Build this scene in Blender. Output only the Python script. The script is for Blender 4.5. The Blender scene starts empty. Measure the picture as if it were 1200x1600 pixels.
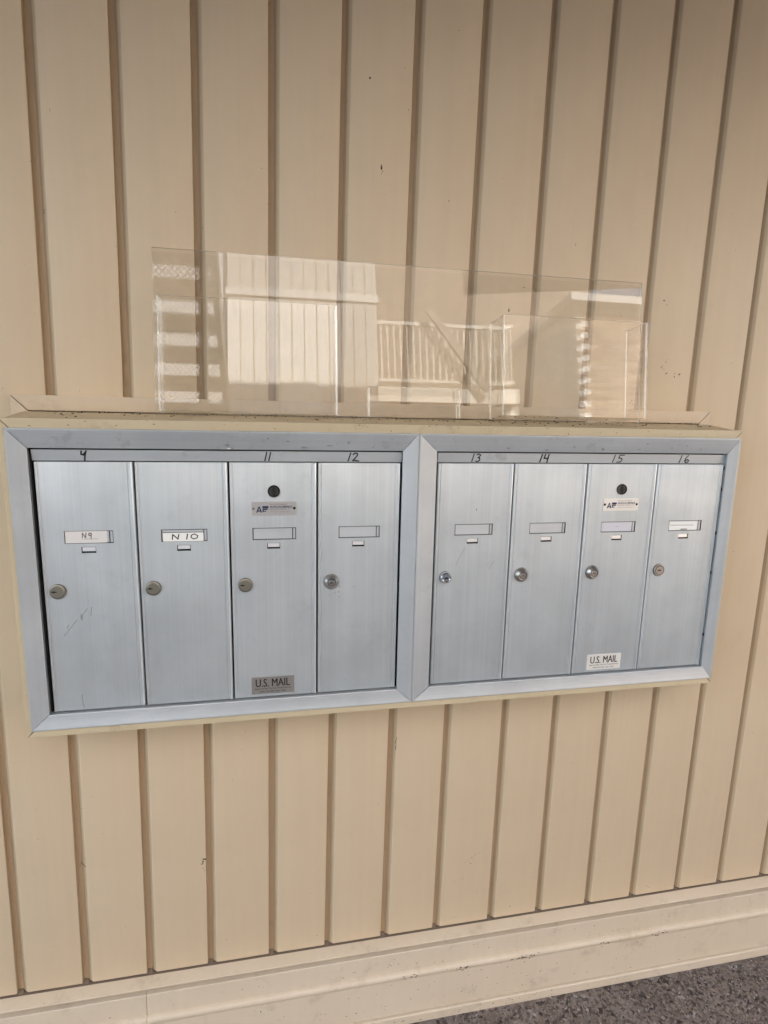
import bpy, bmesh, math, random
from mathutils import Vector, Matrix

random.seed(7)
C = bpy.context.scene.collection
sc = bpy.context.scene

# ------------------------------------------------------------------ camera
CAM = (-0.2410, -0.9088, 0.4754)
RX, RY, RZ = 1.39755483, 0.0218724892, -0.198476480
cam_data = bpy.data.cameras.new('camera')
cam_data.sensor_fit = 'VERTICAL'
cam_data.sensor_height = 36.0
cam_data.lens = 888.33 * 36.0 / 1600.0
cam_data.clip_start = 0.02
cam_data.clip_end = 500
cam = bpy.data.objects.new('camera', cam_data)
C.objects.link(cam)
cam.matrix_world = (Matrix.Translation(CAM) @ Matrix.Rotation(RZ, 4, 'Z') @ Matrix.Rotation(RX, 4, 'X')
                    @ Matrix.Rotation(RY, 4, 'Z'))
sc.camera = cam

# ------------------------------------------------------------------ sky, sun, exposure
SUN_EL, SUN_AZ = math.radians(33), math.radians(14)      # azimuth measured from +Y towards +X
world = bpy.data.worlds.new('World')
sc.world = world
world.use_nodes = True
wn = world.node_tree
for n in list(wn.nodes):
    wn.nodes.remove(n)
sky = wn.nodes.new('ShaderNodeTexSky')
sky.sky_type = 'NISHITA'
sky.sun_disc = False
sky.sun_elevation = SUN_EL
sky.sun_rotation = SUN_AZ
bg = wn.nodes.new('ShaderNodeBackground')
bg.inputs['Strength'].default_value = 0.14
wo = wn.nodes.new('ShaderNodeOutputWorld')
wn.links.new(sky.outputs[0], bg.inputs[0])
wn.links.new(bg.outputs[0], wo.inputs[0])

sun_d = bpy.data.lights.new('sun', 'SUN')
sun_d.energy = 4.4
sun_d.angle = math.radians(0.5)
sun_d.color = (1.0, 0.95, 0.88)
sun = bpy.data.objects.new('sun', sun_d)
C.objects.link(sun)
sdir = Vector((math.sin(SUN_AZ) * math.cos(SUN_EL), math.cos(SUN_AZ) * math.cos(SUN_EL), math.sin(SUN_EL)))
sun.rotation_euler = (-sdir).to_track_quat('-Z', 'Y').to_euler()
sun.location = (0, 0, 20)

sc.view_settings.view_transform = 'Standard'
sc.view_settings.look = 'None'
sc.view_settings.gamma = 1
sc.view_settings.use_curve_mapping = False
sc.view_settings.exposure = 2.44
sc.render.engine = 'CYCLES'
sc.cycles.use_denoising = True
sc.cycles.max_bounces = 10
sc.cycles.diffuse_bounces = 6
sc.cycles.glossy_bounces = 6
sc.cycles.transparent_max_bounces = 24
sc.cycles.sample_clamp_indirect = 8

# ------------------------------------------------------------------ materials
MATS = {}


def new_mat(name):
    m = bpy.data.materials.new(name)
    m.use_nodes = True
    nt = m.node_tree
    b = nt.nodes['Principled BSDF']
    MATS[name] = m
    return m, nt, b


def plain(name, col, rough=0.5, metal=0.0, spec=0.5):
    m, nt, b = new_mat(name)
    b.inputs['Base Color'].default_value = (*col, 1)
    b.inputs['Roughness'].default_value = rough
    b.inputs['Metallic'].default_value = metal
    b.inputs['Specular IOR Level'].default_value = spec
    return m


def N(nt, t, **kw):
    n = nt.nodes.new(t)
    for k, v in kw.items():
        if k in n.inputs:
            n.inputs[k].default_value = v
        else:
            setattr(n, k, v)
    return n


def coords(nt, scale, use='Object', rnd=False):
    tc = N(nt, 'ShaderNodeTexCoord')
    mp = N(nt, 'ShaderNodeMapping')
    mp.inputs['Scale'].default_value = scale
    nt.links.new(tc.outputs[use], mp.inputs['Vector'])
    if rnd:
        oi = N(nt, 'ShaderNodeObjectInfo')
        mu = N(nt, 'ShaderNodeMath', operation='MULTIPLY')
        mu.inputs[1].default_value = 37.0
        nt.links.new(oi.outputs['Random'], mu.inputs[0])
        nt.links.new(mu.outputs[0], mp.inputs['Location'])
    return mp.outputs[0]


def ramp(nt, src, stops):
    r = N(nt, 'ShaderNodeValToRGB')
    els = r.color_ramp.elements
    while len(els) > 1:
        els.remove(els[-1])
    els[0].position, els[0].color = stops[0][0], (*stops[0][1], 1)
    for p, c in stops[1:]:
        e = els.new(p)
        e.color = (*c, 1)
    nt.links.new(src, r.inputs[0])
    return r.outputs[0]


def mix(nt, fac, a, b, mode='MIX'):
    m = N(nt, 'ShaderNodeMix', data_type='RGBA', blend_type=mode)
    for sock, val in ((m.inputs['Factor'], fac), (m.inputs['A'], a), (m.inputs['B'], b)):
        pass
    def put(sock, val):
        if hasattr(val, 'is_output'):
            nt.links.new(val, sock)
        elif isinstance(val, tuple):
            sock.default_value = (*val, 1)
        else:
            sock.default_value = val
    put(m.inputs[0], fac)
    put(m.inputs[6], a)
    put(m.inputs[7], b)
    return m.outputs[2]


def painted(name, col, rough=0.5, dirt=0.25, bump=0.05, dirtcol=(0.20, 0.14, 0.09), dirtscale=14):
    """old house paint: faint mottling, fine roller texture, sparse grime specks"""
    m, nt, b = new_mat(name)
    v = coords(nt, (1, 1, 1))
    n1 = N(nt, 'ShaderNodeTexNoise', Scale=2.6, Detail=4.0, Roughness=0.6)
    nt.links.new(v, n1.inputs['Vector'])
    hue = ramp(nt, n1.outputs[0], [(0.3, tuple(c * k for c, k in zip(col, (0.955, 0.94, 0.925)))),
                                   (0.7, tuple(min(1, c * k) for c, k in zip(col, (1.03, 1.03, 1.05))))])
    n2 = N(nt, 'ShaderNodeTexNoise', Scale=float(dirtscale), Detail=8.0, Roughness=0.72)
    nt.links.new(v, n2.inputs['Vector'])
    mask = ramp(nt, n2.outputs[0], [(0.56, (0, 0, 0)), (0.80, (dirt, dirt, dirt))])
    n4 = N(nt, 'ShaderNodeTexNoise', Scale=160.0, Detail=2.0)
    nt.links.new(v, n4.inputs['Vector'])
    speck = ramp(nt, n4.outputs[0], [(0.765, (0, 0, 0)), (0.80, (0.5 * min(1, dirt * 2),) * 3)])
    oi = N(nt, 'ShaderNodeObjectInfo')
    tone = ramp(nt, oi.outputs['Random'], [(0.0, (0.975, 0.972, 0.97)), (1.0, (1.012, 1.012, 1.014))])
    hue = mix(nt, 1.0, hue, tone, 'MULTIPLY')
    vs = coords(nt, (70, 30, 2.2), rnd=True)
    n6 = N(nt, 'ShaderNodeTexNoise', Scale=1.0, Detail=5.0, Roughness=0.6)
    nt.links.new(vs, n6.inputs['Vector'])
    stk = ramp(nt, n6.outputs[0], [(0.35, (0.985, 0.983, 0.98)), (0.65, (1.01, 1.01, 1.01))])
    hue = mix(nt, 1.0, hue, stk, 'MULTIPLY')
    c1 = mix(nt, mask, hue, dirtcol)
    c2 = mix(nt, speck, c1, (0.09, 0.07, 0.055))
    nt.links.new(c2, b.inputs['Base Color'])
    b.inputs['Roughness'].default_value = rough
    n3 = N(nt, 'ShaderNodeTexNoise', Scale=420.0, Detail=3.0)
    nt.links.new(v, n3.inputs['Vector'])
    n5 = N(nt, 'ShaderNodeTexNoise', Scale=30.0, Detail=3.0)
    nt.links.new(v, n5.inputs['Vector'])
    add = N(nt, 'ShaderNodeMath', operation='MULTIPLY_ADD')
    add.inputs[1].default_value = 2.0
    nt.links.new(n5.outputs[0], add.inputs[0])
    nt.links.new(n3.outputs[0], add.inputs[2])
    bp = N(nt, 'ShaderNodeBump', Strength=bump * 2, Distance=0.001)
    nt.links.new(add.outputs[0], bp.inputs['Height'])
    nt.links.new(bp.outputs[0], b.inputs['Normal'])
    return m


def brushed(name, col, rough=0.36, axis='Z', streak=0.10, stain=0.0, metal=0.46):
    """satin anodised aluminium drawn along one axis"""
    m, nt, b = new_mat(name)
    s = {'Z': (260, 40, 1.3), 'X': (1.3, 40, 260)}[axis]
    v = coords(nt, s, rnd=True)
    n1 = N(nt, 'ShaderNodeTexNoise', Scale=1.0, Detail=5.0, Roughness=0.65)
    nt.links.new(v, n1.inputs['Vector'])
    s2 = {'Z': (34, 6, 0.5), 'X': (0.5, 6, 34)}[axis]
    v2 = coords(nt, s2, rnd=True)
    n2 = N(nt, 'ShaderNodeTexNoise', Scale=1.0, Detail=3.0, Roughness=0.5)
    nt.links.new(v2, n2.inputs['Vector'])
    lo = tuple(c * (1 - streak) for c in col)
    hi = tuple(min(1, c * (1 + streak)) for c in col)
    base = ramp(nt, n1.outputs[0], [(0.30, lo), (0.70, hi)])
    wide = ramp(nt, n2.outputs[0], [(0.32, (1 - streak * 1.5,) * 3), (0.68, (1, 1, 1))])
    col_out = mix(nt, 1.0, base, wide, 'MULTIPLY')
    v3 = coords(nt, (1, 1, 1), rnd=True)
    n3 = N(nt, 'ShaderNodeTexNoise', Scale=22.0, Detail=7.0, Roughness=0.7)
    nt.links.new(v3, n3.inputs['Vector'])
    if stain > 0:
        mk = ramp(nt, n3.outputs[0], [(0.57, (0, 0, 0)), (0.74, (stain,) * 3)])
        col_out = mix(nt, mk, col_out, (0.16, 0.155, 0.15))
    n7 = N(nt, 'ShaderNodeTexNoise', Scale=5.0, Detail=4.0, Roughness=0.6)
    nt.links.new(v3, n7.inputs['Vector'])
    cloud = ramp(nt, n7.outputs[0], [(0.35, (0.88, 0.88, 0.885)), (0.65, (1.03, 1.03, 1.03))])
    col_out = mix(nt, 1.0, col_out, cloud, 'MULTIPLY')
    nt.links.new(col_out, b.inputs['Base Color'])
    b.inputs['Metallic'].default_value = metal
    rr = ramp(nt, n3.outputs[0], [(0.3, (rough - 0.04,) * 3), (0.75, (rough + 0.10,) * 3)])
    nt.links.new(rr, b.inputs['Roughness'])
    bp = N(nt, 'ShaderNodeBump', Strength=0.10, Distance=0.0006)
    nt.links.new(n1.outputs[0], bp.inputs['Height'])
    nt.links.new(bp.outputs[0], b.inputs['Normal'])
    return m


CREAM = (0.675, 0.550, 0.385)
painted('cream_paint', CREAM, 0.5, 0.10, 0.05)
painted('trim_paint', (0.62, 0.505, 0.365), 0.45, 0.32, 0.07, dirtscale=20)
painted('ledge_paint', (0.56, 0.47, 0.31), 0.5, 0.60, 0.10, dirtscale=24)
painted('base_paint', (0.63, 0.535, 0.41), 0.45, 0.48, 0.07, dirtscale=16)
painted('shading_slab_paint', (0.17, 0.145, 0.115), 0.7, 0.2, 0.05)
painted('bounce_concrete', (0.13, 0.127, 0.122), 0.8, 0.2, 0.1)
painted('siding_paint', (0.64, 0.62, 0.58), 0.6, 0.15, 0.05)
painted('bevel_shade_paint', (0.55, 0.44, 0.295), 0.55, 0.3, 0.08, dirtscale=18)  # shade of the board bevels put into a darker tone
painted('bounce_wing_paint', (0.62, 0.635, 0.65), 0.6, 0.15, 0.05)
painted('dark_brown_paint', (0.20, 0.155, 0.115), 0.6, 0.15, 0.05)
painted('groove_dirt_shade', (0.43, 0.315, 0.195), 0.55, 0.45, 0.10, dirtscale=18)  # dirt and crease shade of the grooves in one dark tone
brushed('door_aluminium', (0.60, 0.64, 0.66), 0.52, 'Z', 0.045, 0.10)
brushed('frame_aluminium_z', (0.58, 0.61, 0.63), 0.46, 'Z', 0.04, 0.12)
brushed('frame_aluminium_x', (0.58, 0.61, 0.63), 0.46, 'X', 0.04, 0.42)
brushed('sill_aluminium', (0.58, 0.61, 0.63), 0.46, 'X', 0.04, 0.10)
brushed('slot_aluminium', (0.655, 0.685, 0.71), 0.45, 'X', 0.04)
plain('edge_highlight', (0.86, 0.87, 0.87), 0.42, 0.5)  # highlight along the door lips put into a brighter metal colour
plain('tab_aluminium', (0.82, 0.82, 0.83), 0.40, 0.6)
plain('case_black', (0.012, 0.012, 0.013), 0.7)
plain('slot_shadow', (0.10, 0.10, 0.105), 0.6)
plain('plug_dark', (0.13, 0.125, 0.12), 0.3, 0.8)
plain('lock_brass', (0.36, 0.33, 0.26), 0.42, 0.9)
plain('lock_nickel', (0.46, 0.43, 0.40), 0.34, 1.0)
plain('lock_chrome', (0.80, 0.80, 0.82), 0.14, 1.0)
plain('lock_dark', (0.05, 0.05, 0.052), 0.35, 0.8)
plain('keyway_black', (0.006, 0.006, 0.006), 0.6)
plain('card_white', (0.74, 0.715, 0.69), 0.7)
plain('card_bright', (0.88, 0.88, 0.85), 0.7)
plain('card_lavender', (0.66, 0.65, 0.71), 0.7)
plain('ink_black', (0.012, 0.012, 0.012), 0.55)
plain('ink_pencil', (0.14, 0.13, 0.12), 0.6)
plain('ink_shade_grey', (0.24, 0.235, 0.23), 0.6)
plain('ink_navy', (0.010, 0.016, 0.07), 0.5)
plain('ink_red', (0.13, 0.075, 0.07), 0.5)
plain('plate_steel', (0.42, 0.39, 0.36), 0.42, 0.7)
plain('plate_silver', (0.80, 0.78, 0.74), 0.42, 0.25)
plain('plate_beige', (0.50, 0.485, 0.475), 0.45, 0.4)
plain('scuff_grey', (0.27, 0.27, 0.28), 0.7)
plain('grime', (0.07, 0.052, 0.04), 0.8)
plain('joint_shade', (0.15, 0.11, 0.08), 0.85)
plain('smudge', (0.30, 0.30, 0.305), 0.6, 0.4)
plain('stair_steel', (0.20, 0.17, 0.14), 0.5, 0.3)
plain('mesh_steel', (0.16, 0.14, 0.12), 0.5, 0.2)
plain('rail_paint', (0.78, 0.74, 0.66), 0.5)
plain('gutter_white', (0.80, 0.78, 0.74), 0.5)
plain('roof_brown', (0.10, 0.08, 0.07), 0.8)


def make_brick():
    m, nt, b = new_mat('brick_tan')
    oi = N(nt, 'ShaderNodeObjectInfo')
    c = ramp(nt, oi.outputs['Random'], [(0.0, (0.22, 0.145, 0.10)), (0.5, (0.34, 0.24, 0.17)), (1.0, (0.47, 0.35, 0.26))])
    v = coords(nt, (1, 1, 1))
    n = N(nt, 'ShaderNodeTexNoise', Scale=40.0, Detail=5.0)
    nt.links.new(v, n.inputs['Vector'])
    f = ramp(nt, n.outputs[0], [(0.3, (0.8, 0.8, 0.8)), (0.7, (1, 1, 1))])
    nt.links.new(mix(nt, 1.0, c, f, 'MULTIPLY'), b.inputs['Base Color'])
    b.inputs['Roughness'].default_value = 0.85
    plain('mortar', (0.80, 0.78, 0.73), 0.9)


make_brick()


def make_aggregate():
    m, nt, b = new_mat('aggregate_concrete')
    v = coords(nt, (1, 1, 1))
    vo = N(nt, 'ShaderNodeTexVoronoi', Scale=150.0)
    nt.links.new(v, vo.inputs['Vector'])
    sep = N(nt, 'ShaderNodeSeparateColor')
    nt.links.new(vo.outputs['Color'], sep.inputs[0])
    c = ramp(nt, sep.outputs[0], [(0.0, (0.035, 0.028, 0.026)), (0.35, (0.15, 0.12, 0.104)), (0.7, (0.24, 0.197, 0.172)),
                                  (0.93, (0.20, 0.175, 0.165)), (1.0, (0.34, 0.31, 0.30))])
    n = N(nt, 'ShaderNodeTexNoise', Scale=9.0, Detail=6.0)
    nt.links.new(v, n.inputs['Vector'])
    f = ramp(nt, n.outputs[0], [(0.3, (0.75, 0.75, 0.75)), (0.7, (1.1, 1.1, 1.1))])
    nt.links.new(mix(nt, 1.0, c, f, 'MULTIPLY'), b.inputs['Base Color'])
    b.inputs['Roughness'].default_value = 0.8
    bp = N(nt, 'ShaderNodeBump', Strength=0.6, Distance=0.003)
    bp.invert = True
    nt.links.new(vo.outputs['Distance'], bp.inputs['Height'])
    nt.links.new(bp.outputs[0], b.inputs['Normal'])
    m2, nt2, b2 = new_mat('pebble')
    g = N(nt2, 'ShaderNodeNewGeometry')
    c2 = ramp(nt2, g.outputs['Random Per Island'], [(0.0, (0.055, 0.040, 0.034)), (0.45, (0.165, 0.128, 0.108)), (0.8, (0.27, 0.22, 0.19)),
                                                    (0.95, (0.22, 0.20, 0.19)), (1.0, (0.42, 0.40, 0.39))])
    nt2.links.new(c2, b2.inputs['Base Color'])
    b2.inputs['Roughness'].default_value = 0.55


make_aggregate()


def make_acrylic():
    """clear cast acrylic sheet: sees straight through, mirrors by its Fresnel, a little dust"""
    m, nt, b = new_mat('clear_acrylic')
    nt.nodes.remove(b)
    out = nt.nodes['Material Output']
    tr = N(nt, 'ShaderNodeBsdfTransparent')
    tr.inputs['Color'].default_value = (0.985, 0.985, 0.98, 1)
    gl = N(nt, 'ShaderNodeBsdfGlossy')
    gl.inputs['Roughness'].default_value = 0.012
    gl.inputs['Color'].default_value = (1, 1, 1, 1)
    fr = N(nt, 'ShaderNodeFresnel', IOR=1.49)
    v = coords(nt, (1, 1, 1))
    n = N(nt, 'ShaderNodeTexNoise', Scale=2.6, Detail=2.0)
    nt.links.new(v, n.inputs['Vector'])
    bp = N(nt, 'ShaderNodeBump', Strength=0.012, Distance=0.02)
    nt.links.new(n.outputs[0], bp.inputs['Height'])
    nt.links.new(bp.outputs[0], gl.inputs['Normal'])
    mx = N(nt, 'ShaderNodeMixShader')
    ge = N(nt, 'ShaderNodeNewGeometry')
    inv = N(nt, 'ShaderNodeMath', operation='SUBTRACT')
    inv.inputs[0].default_value = 1.2
    bf = N(nt, 'ShaderNodeMath', operation='MULTIPLY')
    bf.inputs[1].default_value = 1.2
    nt.links.new(ge.outputs['Backfacing'], bf.inputs[0])
    nt.links.new(bf.outputs[0], inv.inputs[1])
    fm = N(nt, 'ShaderNodeMath', operation='MULTIPLY')
    fm.use_clamp = True
    nt.links.new(fr.outputs[0], fm.inputs[0])
    nt.links.new(inv.outputs[0], fm.inputs[1])
    nt.links.new(fm.outputs[0], mx.inputs[0])
    nt.links.new(tr.outputs[0], mx.inputs[1])
    nt.links.new(gl.outputs[0], mx.inputs[2])
    df = N(nt, 'ShaderNodeBsdfDiffuse')
    df.inputs['Color'].default_value = (0.6, 0.58, 0.54, 1)
    n2 = N(nt, 'ShaderNodeTexNoise', Scale=30.0, Detail=6.0, Roughness=0.7)
    nt.links.new(v, n2.inputs['Vector'])
    dm = ramp(nt, n2.outputs[0], [(0.4, (0.008,) * 3), (0.8, (0.035,) * 3)])
    mx2 = N(nt, 'ShaderNodeMixShader')
    nt.links.new(dm, mx2.inputs[0])
    nt.links.new(mx.outputs[0], mx2.inputs[1])
    nt.links.new(df.outputs[0], mx2.inputs[2])
    nt.links.new(mx2.outputs[0], out.inputs['Surface'])
    # sawn edge
    m, nt, b = new_mat('acrylic_edge')
    nt.nodes.remove(b)
    out = nt.nodes['Material Output']
    tr = N(nt, 'ShaderNodeBsdfTransparent')
    tr.inputs['Color'].default_value = (0.93, 0.91, 0.86, 1)
    df = N(nt, 'ShaderNodeBsdfDiffuse')
    df.inputs['Color'].default_value = (0.93, 0.91, 0.87, 1)
    d2 = N(nt, 'ShaderNodeBsdfGlossy')
    d2.inputs['Roughness'].default_value = 0.25
    d2.inputs['Color'].default_value = (0.8, 0.8, 0.8, 1)
    a = N(nt, 'ShaderNodeMixShader')
    a.inputs[0].default_value = 0.35
    nt.links.new(df.outputs[0], a.inputs[1])
    nt.links.new(d2.outputs[0], a.inputs[2])
    mx = N(nt, 'ShaderNodeMixShader')
    mx.inputs[0].default_value = 0.72
    nt.links.new(tr.outputs[0], mx.inputs[1])
    nt.links.new(a.outputs[0], mx.inputs[2])
    nt.links.new(mx.outputs[0], out.inputs['Surface'])


make_acrylic()

# ------------------------------------------------------------------ mesh helpers
WORLD = {}       # object name -> world origin


class MB:
    """collects geometry in world coordinates, links it as one mesh object"""

    def __init__(self):
        self.v, self.f, self.m, self.s = [], [], [], []

    def face(self, pts, m=0, smooth=False):
        i = len(self.v)
        self.v.extend(tuple(p) for p in pts)
        self.f.append(tuple(range(i, i + len(pts))))
        self.m.append(m)
        self.s.append(smooth)

    def box(self, x0, x1, y0, y1, z0, z1, m=0):
        i = len(self.v)
        self.v += [(x0, y0, z0), (x1, y0, z0), (x1, y1, z0), (x0, y1, z0), (x0, y0, z1), (x1, y0, z1), (x1, y1, z1), (x0, y1, z1)]
        for q in ((0, 1, 5, 4), (1, 2, 6, 5), (2, 3, 7, 6), (3, 0, 4, 7), (4, 5, 6, 7), (3, 2, 1, 0)):
            self.f.append(tuple(i + k for k in q))
            self.m.append(m)
            self.s.append(False)

    def bar(self, a, b, w, h, m=0, up=(0, 0, 1)):
        a, b = Vector(a), Vector(b)
        d = (b - a).normalized()
        s = d.cross(Vector(up))
        if s.length < 1e-4:
            s = d.cross(Vector((1, 0, 0)))
        s.normalize()
        u = s.cross(d)
        i = len(self.v)
        for p in (a, b):
            for sx, sz in ((-1, -1), (1, -1), (1, 1), (-1, 1)):
                self.v.append(tuple(p + s * sx * w / 2 + u * sz * h / 2))
        for q in ((0, 1, 5, 4), (1, 2, 6, 5), (2, 3, 7, 6), (3, 0, 4, 7), (4, 5, 6, 7), (3, 2, 1, 0)):
            self.f.append(tuple(i + k for k in q))
            self.m.append(m)
            self.s.append(False)

    def hexa(self, p, m=0):
        """eight corners in the order of box()"""
        i = len(self.v)
        self.v += [tuple(q) for q in p]
        for q in ((0, 1, 5, 4), (1, 2, 6, 5), (2, 3, 7, 6), (3, 0, 4, 7), (4, 5, 6, 7), (3, 2, 1, 0)):
            self.f.append(tuple(i + k for k in q))
            self.m.append(m)
            self.s.append(False)

    def lathe(self, cx, cy, cz, prof, m=0, n=28, mats=None):
        """(radius, y) profile round an axis along Y"""
        i = len(self.v)
        for r, y in prof:
            for k in range(n):
                a = 2 * math.pi * k / n
                self.v.append((cx + r * math.cos(a), cy + y, cz + r * math.sin(a)))
        for j in range(len(prof) - 1):
            for k in range(n):
                k2 = (k + 1) % n
                self.f.append((i + j * n + k, i + j * n + k2, i + (j + 1) * n + k2, i + (j + 1) * n + k))
                self.m.append(mats[j] if mats else m)
                self.s.append(False)
        self.f.append(tuple(i + k for k in range(n)))
        self.m.append(mats[0] if mats else m)
        self.s.append(False)

    def ribbon(self, pts, w, y, m=0):
        """flat pen stroke in the XZ plane"""
        for (x0, z0), (x1, z1) in zip(pts[:-1], pts[1:]):
            d = Vector((x1 - x0, z1 - z0))
            if d.length < 1e-7:
                continue
            d.normalize()
            e = d * w * 0.35
            nx, nz = -d.y * w / 2, d.x * w / 2
            self.face([(x0 - e.x + nx, y, z0 - e.y + nz), (x0 - e.x - nx, y, z0 - e.y - nz),
                       (x1 + e.x - nx, y, z1 + e.y - nz), (x1 + e.x + nx, y, z1 + e.y + nz)], m)

    def blot(self, cx, cz, rx, rz, y, m=0, n=11, rnd=None, rough=0.45):
        rnd = rnd or random
        a0 = rnd.random() * 6
        self.face([(cx + rx * math.cos(a0 + 2 * math.pi * k / n) * (1 - rough * rnd.random()), y,
                    cz + rz * math.sin(a0 + 2 * math.pi * k / n) * (1 - rough * rnd.random())) for k in range(n)], m)

    def text(self, s, x0, x1, z0, z1, y, m=0, bold=0.0):
        cu = bpy.data.curves.new('lettering', 'FONT')
        cu.body = s
        cu.resolution_u = 3
        cu.fill_mode = 'FRONT'
        cu.offset = bold
        ob = bpy.data.objects.new('lettering', cu)
        me = bpy.data.meshes.new_from_object(ob)
        if len(me.vertices):
            xs = [v.co.x for v in me.vertices]
            ys = [v.co.y for v in me.vertices]
            ax, bx, ay, by = min(xs), max(xs), min(ys), max(ys)
            i = len(self.v)
            for v in me.vertices:
                self.v.append((x0 + (v.co.x - ax) / (bx - ax) * (x1 - x0), y, z0 + (v.co.y - ay) / (by - ay) * (z1 - z0)))
            for p in me.polygons:
                self.f.append(tuple(i + k for k in p.vertices))
                self.m.append(m)
                self.s.append(False)
        bpy.data.objects.remove(ob)
        bpy.data.meshes.remove(me)
        bpy.data.curves.remove(cu)

    def mesh(self, name, mats, origin=(0, 0, 0), bevel=0.0, seg=2, smooth=False):
        me = bpy.data.meshes.new(name)
        o = origin
        me.from_pydata([(v[0] - o[0], v[1] - o[1], v[2] - o[2]) for v in self.v], [], self.f)
        for mt in mats:
            me.materials.append(MATS[mt])
        me.polygons.foreach_set('material_index', self.m)
        bm = bmesh.new()
        bm.from_mesh(me)
        if bevel > 0:
            es = [e for e in bm.edges if len(e.link_faces) == 2 and e.calc_face_angle(0) > 0.6]
            bmesh.ops.bevel(bm, geom=es, offset=bevel, segments=seg, affect='EDGES', profile=0.6)
        if smooth:
            for f in bm.faces:
                f.smooth = True
            for e in bm.edges:
                if len(e.link_faces) == 2 and e.calc_face_angle(0) > 0.55:
                    e.smooth = False
        bm.to_mesh(me)
        bm.free()
        return me

    def build(self, name, mats, parent=None, origin=None, bevel=0.0, seg=2, smooth=False):
        if isinstance(mats, str):
            mats = [mats]
        pw = WORLD[parent.name] if parent else (0, 0, 0)
        o = origin if origin is not None else pw
        me = self.mesh(name, mats, o, bevel, seg, smooth)
        return link(name, me, parent, o)


def link(name, me, parent=None, origin=(0, 0, 0)):
    ob = bpy.data.objects.new(name, me)
    C.objects.link(ob)
    pw = WORLD[parent.name] if parent else (0, 0, 0)
    ob.location = (origin[0] - pw[0], origin[1] - pw[1], origin[2] - pw[2])
    if parent:
        ob.parent = parent
    WORLD[ob.name] = tuple(origin)
    return ob


def tag(o, label=None, cat=None, group=None, kind=None):
    for k, v in (('label', label), ('category', cat), ('group', group), ('kind', kind)):
        if v:
            o[k] = v
    return o


def thing(name, loc, label, cat, group=None):
    o = bpy.data.objects.new(name, None)
    o.empty_display_size = 0.1
    C.objects.link(o)
    o.location = loc
    WORLD[o.name] = tuple(loc)
    return tag(o, label, cat, group)


# ------------------------------------------------------------------ setting: ground and ceiling
ZF = -0.805           # floor
WF = 0.090            # front face of the wall boards
m = MB()
m.face([(-60, -60, ZF), (60, -60, ZF), (60, 60, ZF), (-60, 60, ZF)])
tag(m.build('ground', 'aggregate_concrete'), 'dark exposed aggregate concrete floor along the foot of the wall', 'floor', kind='structure')

# loose and half sunk stones of the aggregate where the floor is near the camera
m = MB()
rp = random.Random(3)
ico = [(-0.5, 0.8, 0), (0.5, 0.8, 0), (-0.9, -0.1, 0), (0.9, -0.1, 0), (-0.4, -0.8, 0), (0.5, -0.75, 0), (0, 0.1, 0.6)]
for k in range(15000):
    x = rp.uniform(-0.15, 1.45)
    y = rp.uniform(-0.42, 0.055)
    s = rp.choice((0.0020, 0.0024, 0.0030, 0.0040, 0.0056)) * rp.uniform(0.7, 1.2)
    a = rp.uniform(0, 6.28)
    ca, sa = math.cos(a) * s, math.sin(a) * s
    h = s * rp.uniform(0.3, 0.75)
    st = rp.uniform(0.55, 1.0)
    i = len(m.v)
    ring = (0, 1, 3, 5, 4, 2)
    for vx, vy, vz in [ico[q] for q in ring]:
        m.v.append((x + vx * ca - vy * st * sa, y + vx * sa + vy * st * ca, ZF - 0.0006))
    for vx, vy, vz in [ico[q] for q in ring]:
        m.v.append((x + 0.6 * (vx * ca - vy * st * sa), y + 0.6 * (vx * sa + vy * st * ca), ZF + h * rp.uniform(0.8, 1.1)))
    for q in range(6):
        q2 = (q + 1) % 6
        m.f.append((i + q, i + q2, i + 6 + q2, i + 6 + q))
        m.m.append(0)
        m.s.append(False)
    m.f.append(tuple(i + 6 + q for q in range(6)))
    m.m.append(0)
    m.s.append(False)
tag(m.build('pebbles', 'pebble', smooth=True), 'small grey and brown stones set in the floor below the wall', 'pebbles', kind='stuff')

ZC = 1.35            # walkway ceiling, lowered to darken the top of the wall
CEIL_Y = -1.05
# ------------------------------------------------------------------ wall of vertical boards
wall = thing('board_wall', (0, WF, ZF), 'cream painted wall of grooved vertical boards with a moulded base trim', 'wall')
TOPX = [32, 167, 296, 419, 535, 650, 756.5, 864, 959, 1056, 1148]
TX = [-0.5792, -0.4649, -0.3504, -0.2361, -0.1234, -0.0066, 0.1064, 0.2254, 0.3351, 0.4516, 0.5667]
BX = [-0.7167, -0.604, -0.4888, -0.3754, -0.2575, -0.1451, -0.0277, 0.0853, 0.2087, 0.3211, 0.4401, 0.5526, 0.6692, 0.7838, 0.9034]
BZ = -0.6085
WT = ZC - 0.002
lines = []
for j, b in enumerate(BX):
    if 1 <= j <= 11:
        tz = 1.0336 + 0.1765 * TOPX[j - 1] / 1200
        sl = (TX[j - 1] - b) / (tz - BZ)
    else:
        sl = 0.0145 if j == 0 else 0.0075
    lines.append((b, b + sl * (WT - BZ)))
P = 0.1152
for k in range(1, 17):
    lines.insert(0, (BX[0] - P * k, BX[0] - P * k + 0.012))
    lines.append((BX[-1] + P * k, BX[-1] + P * k + 0.012))
FLOOR_W = 0.0078
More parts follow.
